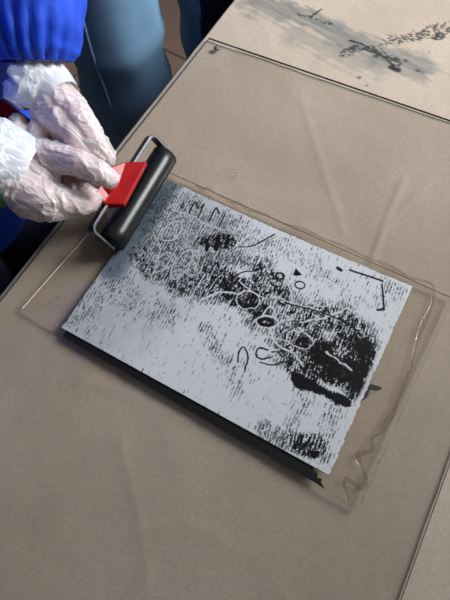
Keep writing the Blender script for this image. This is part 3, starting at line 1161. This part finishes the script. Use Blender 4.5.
def face(parent, cx, cy, z):
    """eyes and mouth on a head facing +x"""
    for s in (1, -1):
        bm = bmesh.new()
        bmesh.ops.create_uvsphere(bm, u_segments=12, v_segments=8, radius=0.011, matrix=Matrix.Translation((cx + .083, cy + s * .034, z)))
        o = bm_obj('eye', bm, M_EYE, parent, True)
    V, F = sweep([Vector((cx + .098 - abs(k) * .006, cy + k * .011, z - .062)) for k in (-2, -1, 0, 1, 2)], [.002, .004, .0045, .004, .002], 8)
    mesh_obj('mouth', V, F, M_LIP, parent, True)


M_EYE = simple('eye_white', (0.6, 0.6, 0.58), 0.2)
M_LIP = simple('lip', (0.42, 0.14, 0.13), 0.5)
h = hair(CX + .03, CY, 1.475)
h.parent = p1
face(p1, CX + .035, CY, 1.455)

# ---------------------------------------------------------------- person in jeans
L1 = dep(121, 62, 1.0)
L2 = dep(222, 20, 1.06)
BX, BY = (L1.x + L2.x) / 2, (L1.y + L2.y) / 2
hd_ = (L2 - L1)
hd_.z = 0
hd_.normalize()                                  # along the hips
fw = Vector((hd_.y, -hd_.x, 0))
if fw.x < 0:
    fw = -fw


def J(f, s, z):
    return Vector((BX, BY, 0)) + fw * f + hd_ * s + Vector((0, 0, z))


half = ((L2 - L1).xy.length) / 2
b2 = [
    [(J(0, 0, .92), .13), (J(0, 0, 1.10), .12), (J(0, 0, 1.32), .14)],
    [(J(0, -.13, 1.38), .07), (J(0, .13, 1.38), .07)],
    [(J(0, 0, 1.38), .06), (J(.02, 0, 1.52), .056)],
    [(J(.03, 0, 1.58), .09), (J(.03, 0, 1.65), .095)],
    [(J(.06, 0, 1.53), .05), (J(.05, 0, 1.6), .072)],
    [(J(.122, 0, 1.595), .012), (J(.140, 0, 1.575), .013)],
]
for s in (-1, 1):
    b2.append([(J(0, s * .17, 1.37), .062), (J(-.02, s * .24, 1.16), .046), (J(.12, s * .15, 1.18), .038), (J(.17, s * .02, 1.20), .026)])
    b2.append([(J(.17, s * .02, 1.20), .026), (J(.165, -s * .05, 1.21), .024)])
    for k in range(4):
        b2.append([(J(.165, -s * .05, 1.235 - .018 * k), .010), (J(.15, -s * .09, 1.235 - .018 * k), .009), (J(.125, -s * .12, 1.235 - .018 * k), .008)])
    b2.append([(J(.17, -s * .03, 1.225), .012), (J(.165, -s * .06, 1.265), .009)])
    b2.append([(J(0, s * half * .8, .88), .10), (J(.01, s * half, .5), .062), (J(0, s * half, .12), .042)])
    b2.append([(J(0, s * half, .06), .037), (J(.14, s * half * 1.1, .03), .027)])
    b2.append([(J(.025, s * .095, 1.60), .017), (J(.025, s * .096, 1.57), .013)])
me = capsules_mesh(b2, 0.0055, 0.0, 4)
p2 = link_mesh('person', me, M_SKIN, None, True)
tag(p2, 'person in faded blue jeans standing at the far left side of the table', 'person')
jr = bmesh.new()
for s in (-1, 1):
    zs_ = np.linspace(0.90, 0.05, 48)
    pth, rad = [], []
    for z in zs_:
        f = (0.90 - z) / 0.85
        pth.append(J(0.004, s * half * (0.85 + 0.15 * min(1, f * 3)), z))
        rad.append(0.100 - 0.016 * f + 0.004 * math.sin(f * 40) * (abs(f - .55) < .2))
    V, Fc = sweep(pth, rad, 48, False, fn=lambda f, th: 1 + 0.045 * mnoise.noise(Vector((math.cos(th) * 1.6 + s * 7, math.sin(th) * 1.6, f * 7))) + 0.012 * math.sin(f * 46 + 2 * th))
    vs = [jr.verts.new(v_) for v_ in V]
    for f_ in Fc:
        jr.faces.new([vs[i] for i in f_])
V, Fc = sweep([J(0, 0, z) for z in np.linspace(0.86, 1.04, 8)], [(.205, .145), (.21, .15), (.205, .148), (.20, .145), (.195, .14), (.19, .135), (.185, .13), (.18, .128)], 40, False, ref=hd_)
vs = [jr.verts.new(v_) for v_ in V]
for f_ in Fc:
    jr.faces.new([vs[i] for i in f_])
jn = bm_obj('jeans', jr, M_DENIM, p2, True)
for s in (-1, 1):
    pth, rad = [], []
    for z in np.linspace(0.88, 0.06, 30):
        f = (0.90 - z) / 0.85
        c = J(0.004, s * half * (0.85 + 0.15 * min(1, f * 3)), z)
        r = 0.100 - 0.016 * f
        dr = (hd_ * (-0.72) + fw * 0.69) if s < 0 else (hd_ * (-0.85) + fw * 0.5)
        pth.append(c + dr.normalized() * (r * 1.005))
    V, Fc = sweep(pth, [(.0035, .0022)] * len(pth), 8)
    mesh_obj('seam', V, Fc, M_SEAM, jn, True)
V, Fc = [], []
na, nb = 26, 24  # dark shell added to make the further leg darker
for i in range(na):
    z = 1.02 - (1.02 - 0.34) * i / (na - 1)
    f = max(0, (0.90 - z) / 0.85)
    c = J(0.004, half * (0.85 + 0.15 * min(1, f * 3)), z)
    r = 0.118 - 0.016 * f
    for k in range(nb + 1):
        th = math.radians(-52 + 150 * k / nb)
        q_ = r * (1 + 0.03 * math.sin(th * 9 + f * 4))
        V.append(c + fw * (q_ * math.cos(th)) + hd_ * (q_ * math.sin(th)))
for i in range(na - 1):
    for k in range(nb):
        a_ = i * (nb + 1) + k
        Fc.append((a_, a_ + 1, a_ + nb + 2, a_ + nb + 1))
ap = mesh_obj('dark_leg_shell', V, Fc, M_NAVY, p2, True)
ap['label'] = 'dark navy shell added over the further leg'
sl = ap.modifiers.new('t', 'SOLIDIFY')
sl.thickness = 0.002
V, Fc = sweep([J(0, 0, z) for z in np.linspace(0.98, 1.44, 14)], [(.185, .14)] * 4 + [(.195, .145)] * 5 + [(.205, .145), (.21, .14), (.20, .12), (.15, .10), (.09, .08)], 40, False, ref=hd_)
mesh_obj('sweater', V, Fc, M_DARKCLOTH, p2, True)
for s in (-1, 1):
    V, Fc = sweep([J(0, s * .17, 1.38), J(-.015, s * .21, 1.27), J(-.02, s * .24, 1.16), J(.05, s * .20, 1.165), J(.12, s * .15, 1.18), J(.16, s * .05, 1.195)], [.072, .066, .060, .056, .048, .036], 24, False)
    mesh_obj('sleeve', V, Fc, M_DARKCLOTH, p2, True)
    me = capsules_mesh([[(J(0, s * half, .05), .043), (J(.14, s * half * 1.1, .036), .034)], [(J(0, s * half, .05), .043), (J(-.02, s * half, .09), .045)]], 0.006, 0.002, 3)
    link_mesh('shoe', me, M_SHOE, p2, True)
hc = J(.025, 0, 1.635)
h = hair(hc.x, hc.y, hc.z)
h.parent = p2
face(p2, J(.03, 0, 0).x, J(.03, 0, 0).y, 1.615)
